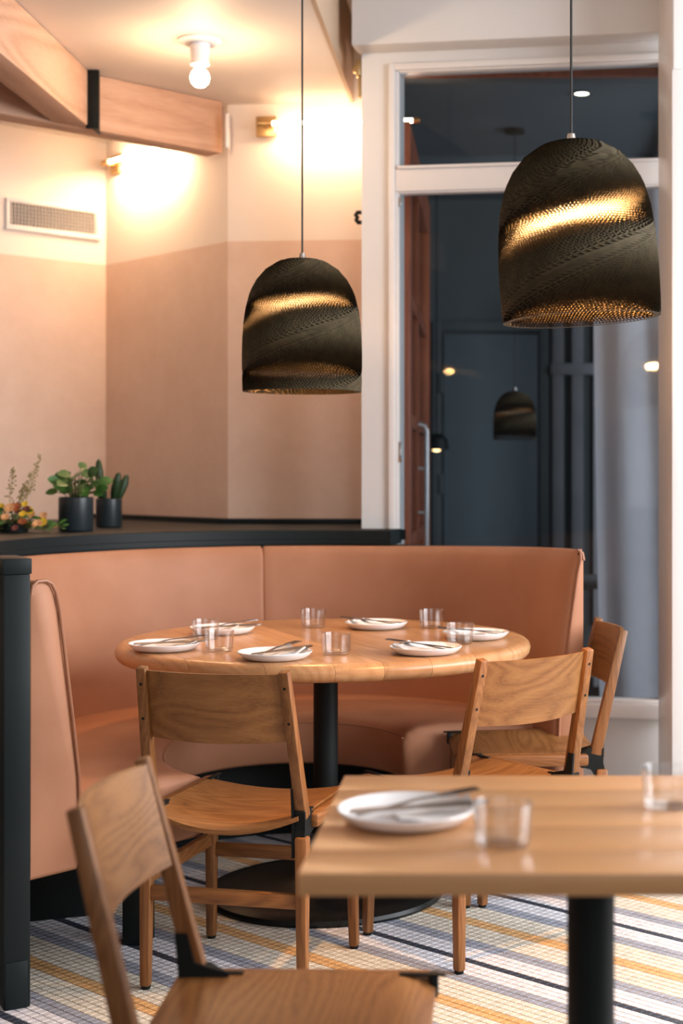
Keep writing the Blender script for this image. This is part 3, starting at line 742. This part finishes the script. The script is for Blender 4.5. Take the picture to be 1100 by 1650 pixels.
# cutlery, lying along +x, head at +x
def strip(prof, zf, th=.0022):
    """prof: list of (x, half width)"""
    bm = BM(); rows = []
    for x, h in prof:
        z = zf(x); rows.append([bm.verts.new((x, -h, z)), bm.verts.new((x, h, z)), bm.verts.new((x, h, z + th)), bm.verts.new((x, -h, z + th))])
    for a, b in zip(rows, rows[1:]):
        for k in range(4): bm.faces.new((a[k], a[(k + 1) % 4], b[(k + 1) % 4], b[k]))
    bm.faces.new(rows[0]); bm.faces.new(rows[-1][::-1]); return bm
def fork_bm():
    zf = lambda x: .006 * math.cos(x * 16) * (1 if x > -.02 else .6) + (.06 * max(0, x - .04))
    bm = strip([(-.09, .004), (-.085, .006), (-.03, .004), (0, .0028), (.03, .003), (.042, .008), (.05, .0105), (.058, .0105)], zf)
    for k in range(4):
        y = (k - 1.5) * .006; b = strip([(.056, .0022), (.08, .0018), (.096, .0009)], zf); bmesh.ops.translate(b, verts=b.verts, vec=(0, y, 0)); join(bm, b)
    return bm
def knife_bm():
    return strip([(-.095, .004), (-.09, .0062), (-.01, .005), (0, .0045), (.012, .007), (.05, .0085), (.085, .008), (.1, .003), (.103, .0008)], lambda x: 0, .003)
dark_steel = mat('cutlery_steel', (.30, .28, .27), .22, 1)
f0 = obj('fork', fork_bm(), dark_steel, smooth=40); k0 = obj('knife', knife_bm(), dark_steel, smooth=40)
def napkin_bm(seed):
    rnd = random.Random(seed); b = BM(); n = 8; g = {}
    for s in (0, 1):
        for i in range(n + 1):
            for j in range(n + 1):
                x = -.056 + .112 * i / n; y = -.036 + .072 * j / n
                z = .0095 + .004 * math.sin(i * .9 + seed) * math.cos(j * .8) + .016 * (i / n) ** 3 + .004 * (1 - i / n) ** 2
                g[s, i, j] = b.verts.new((x, y, z - .0035 * s))
    for i in range(n):
        for j in range(n):
            b.faces.new((g[0, i, j], g[0, i + 1, j], g[0, i + 1, j + 1], g[0, i, j + 1])); b.faces.new((g[1, i, j], g[1, i, j + 1], g[1, i + 1, j + 1], g[1, i + 1, j]))
        for j in (0, n): b.faces.new((g[0, i, j], g[1, i, j], g[1, i + 1, j], g[0, i + 1, j]))
    for j in range(n):
        for i in (0, n): b.faces.new((g[0, i, j], g[0, i, j + 1], g[1, i, j + 1], g[1, i, j]))
    return b
n0 = obj('napkin', napkin_bm(1), linen, smooth=60)
# per plate: angle of cutlery, napkin offset, where it is
CU = [(R(12), (.03, .01), 'at the left rim of the round table'), (R(18), (-.01, -.01), 'at back left of the round table behind two glasses'),
      (R(50), (.012, .02), 'at front left of the round table'), (R(165), (.0, .0), 'at the back of the round table between two glasses'),
      (R(150), (-.02, .015), 'at front right of the round table'), (R(174), (-.03, .0), 'at the right rim of the round table'),
      (R(14), (.04, .005), 'on the foreground rectangular table')]
for i, ((x, y, _), (a, no, where)) in enumerate(zip(PL, CU)):
    f = f0 if i == 0 else f0.copy(); k = k0 if i == 0 else k0.copy(); n = n0 if i == 0 else n0.copy()
    if i:
        for q in (f, k, n): COL.objects.link(q)
    zb_ = .7502
    n.location = (x + no[0], y + no[1], zb_ - .001); n.rotation_euler = (0, 0, a)
    d = Vector((math.cos(a), math.sin(a), 0)); nn = Vector((-d.y, d.x, 0))
    c = Vector((x, y, 0)) + d * .012
    f.location = (*(c + nn * .012 + d * .004).xy, zb_ + .021); f.rotation_euler = (0, R(-6), a + R(9))
    c2 = c - nn * .012; k.location = (*c2.xy, zb_ + .0215); k.rotation_euler = (R(8), R(-2), a - R(5))
    tag(n, 'white napkin on the plate ' + where, 'napkin', 'napkins on the plates')
    tag(f, 'fork on the plate ' + where, 'fork', 'forks on the plates')
    tag(k, 'knife on the plate ' + where, 'knife', 'knives on the plates')

# ------------------------------------------------------------------ plants on the shelf
leaf_m = noise_mat('leaf_green', (.018, .075, .010), (.045, .14, .020), 20, .4, .1, 80)
leaf_d = noise_mat('leaf_dark', (.012, .03, .008), (.02, .05, .012), 20, .5, .1, 80)
stem_m = noise_mat('stem', (.06, .08, .02), (.10, .11, .03), 20, .6, 0)
def leaf(bm, base, d, L, W, nrm=(0, 0, 1), curl=.3, mi=0, fold=.15):
    base = Vector(base); d = Vector(d).normalized(); n = Vector(nrm); s = d.cross(n)
    if s.length < .01: s = d.cross(Vector((1, 0, 0)))
    s.normalize(); n = s.cross(d); rows = []; N = 6
    for i in range(N + 1):
        t = i / N; w_ = W / 2 * math.sin(math.pi * min(t * .92 + .06, 1)) ** .7 if 0 < i < N else W * .04
        p = base + d * L * t - n * curl * L * t * t
        rows.append([bm.verts.new(p - s * w_ + n * fold * w_), bm.verts.new(p), bm.verts.new(p + s * w_ + n * fold * w_)])
    for a, b in zip(rows, rows[1:]):
        for k in range(2): f = bm.faces.new((a[k], a[k + 1], b[k + 1], b[k])); f.material_index = mi
rnd = random.Random(3)
ZSH = 1.0262
def pot_plant(loc, r, h, name, label, kind):
    t = empty(name, loc, 0, label, 'plant')
    bm = BM(); lathe(bm, [(0, 0), (r * .96, 0), (r, .004), (r, h - .003), (r - .003, h), (r - .008, h), (r - .009, h - .02), (0, h - .02)], 40); obj('pot', bm, noise_mat(name + '_pot', (.010, .016, .020), (.018, .026, .030), 8, .35, .05), t)
    bm = BM(); lathe(bm, [(0, h - .012), (r - .012, h - .016), (r - .012, h - .022), (0, h - .022)], 24); obj('soil', bm, mat('soil', (.02, .012, .006), .95), t)
    st = BM(); n = 46 if kind == 'round' else 6
    for i in range(n):
        a = rnd.uniform(0, 2 * math.pi)
        if kind == 'round':
            rr = rnd.uniform(.02, .098); hh = h + rnd.uniform(.02, .125) * (1 - (rr / .13) ** 2)
            p1 = Vector((rr * math.cos(a), rr * math.sin(a), hh)); tube(st, [(p1.x * .15, p1.y * .15, h - .02), (p1.x * .6, p1.y * .6, hh * .7 + h * .3), p1], .0016, 5)
            bm = BM(); L = rnd.uniform(.036, .054); leaf(bm, p1 - Vector((math.cos(a), math.sin(a), 0)) * .01, (math.cos(a), math.sin(a), rnd.uniform(-.3, .5)), L, L * .80, (rnd.uniform(-.4, .4), -.9, rnd.uniform(.3, 1.0)), .2)
            obj('leaf', bm, leaf_m, t, smooth=80)
        else:
            bm = BM(); aa = i * 1.05 + 3.4; lean = .34 if i else .05; L = [.175, .12, .13, .12, .10, .08][i]
            lathe(bm, [(0, 0), (.008, .004), (.016, L * .4), (.017, L * .7), (.010, L * .93), (0, L)], 10, c=(math.cos(aa) * .03, math.sin(aa) * .03, h - .02), M=Matrix.Rotation(lean, 4, Vector((-math.sin(aa), math.cos(aa), 0))))
            obj('cactus_arm', bm, leaf_d, t, smooth=60)
    if kind == 'round': obj('stems', st, stem_m, t)
    else: st.free()
    return t
p = at(120, 855, 5.40); pot_plant((p.x, 5.42, ZSH), .062, .122, 'potted_plant', 'bushy round-leaved green plant in a black pot on the shelf', 'round')
p = at(172, 850, 5.75); pot_plant((p.x, 5.78, ZSH), .05, .11, 'potted_cactus', 'dark cactus in a black pot behind the leafy plant', 'cactus')
# flower arrangement
fl = empty('flower_arrangement', (-1.70, 5.30, ZSH), 0, 'loose arrangement of yellow and rust flowers with foliage at far left of the shelf', 'flowers')
cols = [mat('petal_yellow', (.75, .48, .03), .6), mat('petal_rust', (.38, .10, .03), .6), mat('petal_peach', (.7, .35, .15), .6), mat('petal_plum', (.16, .04, .03), .6)]
bm = BM(); lathe(bm, [(0, 0), (.05, 0), (.055, .03), (0, .03)], 24); obj('bowl', bm, steel_black, fl)
sm = BM()
for i in range(44):
    a = rnd.uniform(0, 2 * math.pi); rr = rnd.uniform(.01, .15); hh = rnd.uniform(.015, .11) * (1.15 - rr / .16) + .012
    c = Vector((rr * math.cos(a), rr * math.sin(a) * .6, hh)); tube(sm, [(0, 0, .02), c * .6 + Vector((0, 0, .01)), c], .0012, 4)
    bm = BM(); R0 = rnd.uniform(.012, .021)
    for k in range(9):
        b = 2 * math.pi * k / 9; leaf(bm, c, (math.cos(b), math.sin(b) * .6 - rnd.uniform(.1, .4), math.sin(b) * .8 + .2), R0, R0 * .75, (0, -.7, .7), .1)
    obj('flower', bm, cols[i % 4 if i % 5 else 0], fl, smooth=80)
for i in range(130):
    a = rnd.uniform(0, 2 * math.pi); rr = rnd.uniform(.03, .20); hh = rnd.uniform(.008, .10) * max(.15, (1 - rr / .22)) + .008
    c = Vector((rr * math.cos(a), rr * math.sin(a) * .55, hh)); bm = BM(); L = rnd.uniform(.02, .036)
    leaf(bm, c, (math.cos(a) + rnd.uniform(-.6, .6), math.sin(a) + rnd.uniform(-.6, .6), rnd.uniform(-.1, .6)), L, L * .5, (rnd.uniform(-.5, .5), -.9, .7), .2); tube(sm, [c * .3 + Vector((0, 0, .012)), c], .0009, 4)
    obj('leaf', bm, leaf_m, fl, smooth=80)
# tall feathery seed heads
sd = noise_mat('seed_head', (.30, .22, .08), (.40, .30, .13), 30, .8, 0)
for (dx, hh) in ((.075, .27), (.045, .20), (.02, .17), (-.02, .22)):
    bm = BM(); top = Vector((dx + .02, 0, hh)); tube(bm, [(0.01, 0, .02), (dx * .7, 0, hh * .5), top], .0012, 5)
    for k in range(46):
        s = rnd.uniform(.45, 1); c = Vector((dx * .7, 0, hh * .5)).lerp(top, (s - .45) / .55); sp = .026 * (1.25 - s)
        e = c + Vector((rnd.uniform(-1, 1) * sp, rnd.uniform(-1, 1) * sp, rnd.uniform(.0, .014))); tube(bm, [c, e], .0006, 3)
        box(bm, e, (.0042, .0042, .0052), 0)
    obj('seed_head', bm, sd, fl)
obj('stems', sm, stem_m, fl)

# ------------------------------------------------------------------ things beyond the glass
rust = wood('rust_door_wood', (.24, .06, .024), (.34, .09, .036), (.42, .12, .05), 2, .6, rough=.4, rings=6, var=.05)
# open rust door seen edge-on at left, leaf along +Y
xd = -.345
dr = empty('wooden_door', (xd, 5.85, 0), 0, 'rust red glazed wooden door beyond the window glass at left', 'door')
Ld = 1.9
bm = BM(); b2(bm, (-.03, 0, .1), (.03, .16, 2.62), .006); b2(bm, (-.03, Ld - .2, .1), (.03, Ld, 2.62), .006)
b2(bm, (-.03, .16, .1), (.03, Ld - .2, .45), .006); b2(bm, (-.03, .16, 2.45), (.03, Ld - .2, 2.62), .006); obj('door_frame', bm, rust, dr)
bm = BM()
for z in (.95, 1.45, 1.95): b2(bm, (-.02, .16, z - .03), (.02, Ld - .2, z + .03), .004)
b2(bm, (-.02, .82, .45), (.02, .88, 2.45), .004); obj('glazing_bar', bm, rust, dr)
bm = BM(); b2(bm, (-.004, .16, .45), (.004, Ld - .2, 2.45)); obj('pane', bm, window_glass, dr, smooth=0)
alum = mat('pull_aluminium', (.75, .75, .76), .35, .6)
hx, hy = .05, .62
za, zb2 = CH - (684 - CY) * 6.47 / F, .75
xh = (687 - CX) * 6.47 / F - xd
bm = BM(); tube(bm, [(.03, hy, za), (xh - .03, hy, za), (xh - .008, hy, za - .008), (xh, hy, za - .03), (xh, hy, zb2 + .03), (xh - .008, hy, zb2 + .008), (xh - .03, hy, zb2), (.03, hy, zb2)], .0105, 12)
for z in (CH - (755 - CY) * 6.47 / F, CH - (826 - CY) * 6.47 / F): tube(bm, [(.03, hy, z), (xh, hy, z)], .007, 10)
obj('pull_handle', bm, alum, dr)
# rust jamb boards beyond transom
bm = BM(); b2(bm, (-.50, 5.82, 2.79), (1.2, 5.86, 2.915), .004)
o = obj('header_board', bm, rust); tag(o, 'rust red board above the upper pane, beyond the glass', 'board')
# curtains
def curtain(name, x0, x1, y, z0, z1, amp, folds, label, m, slant=0):
    b = BM(); n = folds * 8; rows = []
    for j in range(9):
        v = j / 8; row = []
        for s in (0, 1):
            for i in range(n + 1):
                f = i / n; x = x0 + (x1 - x0) * f + slant * (1 - v) * (.4 + .6 * f); ph = f * folds * 2 * math.pi
                row.append(b.verts.new((x, y + amp * math.sin(ph + .7 * math.sin(v * 2 + f * 5)) + s * .004, z0 + (z1 - z0) * v)))
        rows.append(row)
    for a, c in zip(rows, rows[1:]):
        for s in (0, 1):
            for i in range(n): k = s * (n + 1) + i; b.faces.new((a[k], a[k + 1], c[k + 1], c[k]))
        for k in (0, n): b.faces.new((a[k], c[k], c[k + n + 1], a[k + n + 1]))
    bm = BM(); join(bm, b); o = obj(name, bm, m, smooth=80); tag(o, label, 'curtain', 'curtains beyond the glass'); return o
cur_m = noise_mat('curtain_cloth', (.46, .46, .50), (.52, .52, .56), 4, .9, .1)
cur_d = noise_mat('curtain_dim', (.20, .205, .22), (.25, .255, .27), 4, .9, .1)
curtain('curtain', .43, .74, 6.35, .05, 2.55, .020, 2, 'pale blue-grey curtain hanging nearest the right window jamb, beyond the glass', cur_m, .10)
curtain('curtain', .57, .90, 8.2, .05, 2.3, .025, 2, 'dimmer grey curtain hanging left of the pale one, beyond the glass', cur_d, 0)
# far window frame of the vestibule
bm = BM()
for x in (.38, .50, .64): b2(bm, (x, 9.12, .3), (x + .07, 9.2, 2.5), .004)
b2(bm, (.37, 9.105, 1.83), (.72, 9.125, 1.90), .004)
o = obj('window_frame', bm, cur_d); tag(o, 'grey window frame on the far wall seen through the glass', 'frame')
# panelled door on the far wall
t = empty('panelled_door', (-.27, 9.17, 0), 0, 'dark grey door on the far wall seen through the glass', 'door')
bm = BM(); b2(bm, (-.02, -.02, .05), (.56, .02, 2.08), .004); obj('door_leaf', bm, dark_c, t)
bm = BM(); b2(bm, (-.09, -.03, .0), (-.03, .02, 2.16), .004); b2(bm, (.57, -.03, 0), (.63, .02, 2.16), .004); b2(bm, (-.03, -.03, 2.10), (.57, .02, 2.16), .004); obj('door_frame', bm, dark_w, t)
bm = BM()
for z in (.35, 1.1, 1.72): b2(bm, (-.045, -.045, z), (-.02, -.03, z + .12), .002)
obj('hinge', bm, dark_w, t)
# small far pendant
Yq = 7.3; sc = .6; xq = (829 - CX) * Yq / F; zq = CH - (708 - CY) * Yq / F
me2, hh2 = shade_mesh(R(88) + step * .17, lam=.010, lh=.0056)
q = pendant((xq, Yq, zq), 0, 0, 'small dim cardboard pendant lamp seen through the window glass', 2.92, .6, me=me2, scale=sc, glow=1.5)
for c in q.children:
    if c.name.startswith(('bulb', 'lamp_holder')): c.scale = (sc,) * 3
# globe lamp
p = at(703, 716, 8.3); t = empty('table_lamp', (p.x, 8.3, 0), 0, 'small lit lamp in a dark hood beyond the glass, behind the door handle', 'lamp')
bm = BM(); lathe(bm, [(.03, .06), (.06, .03), (.07, -.03), (.068, -.03), (.055, .03), (.028, .055)], 24, c=(0, 0, p.z)); obj('shade', bm, steel_black, t)
bm = BM(); lathe(bm, [(0, .024), (.02, .012), (.026, 0), (.02, -.014), (0, -.02)], 20, c=(0, 0, p.z - .022)); obj('bulb', bm, emit('lamp_glow', (1, .62, .25), 5), t)
bm = BM(); tube(bm, [(0, 0, p.z + .05), (0, 0, 2.9)], .004, 8); obj('cord', bm, steel_black, t)
# downlight
t = empty('recessed_downlight', (.405, 6.6, 2.92), 0, 'small round lit downlight in the dark ceiling beyond the upper pane', 'lamp')
bm = BM(); lathe(bm, [(.05, .0), (.052, -.006), (.034, -.006), (.032, 0)], 32); obj('trim_ring', bm, dark_w, t)
bm = BM(); lathe(bm, [(.031, -.002), (0, -.002)], 32); obj('lens', bm, emit('downlight_glow', (1, .86, .65), 12), t)
# dim chair and table beyond the glass
t = empty('far_table', (.38, 6.75, 0), 0, 'dark small table seen dimly through the glass above the banquette', 'table')
bm = BM(); box(bm, (0, 0, .74), (.42, .5, .03), .004); obj('tabletop', bm, dark_w, t)
bm = BM(); tube(bm, [(0, 0, .02), (0, 0, .727)], .03, 20); lathe(bm, [(0, 0), (.2, 0), (.2, .02), (0, .03)], 32); obj('pedestal', bm, steel_black, t)
area('vestibule_fill', (2.1, 7.3, 1.9), (-.4, 7.0, 1.4), 1.2, 1.8, 17, (.90, .94, 1))  # unseen fill light added inside the vestibule to brighten rust door and curtains
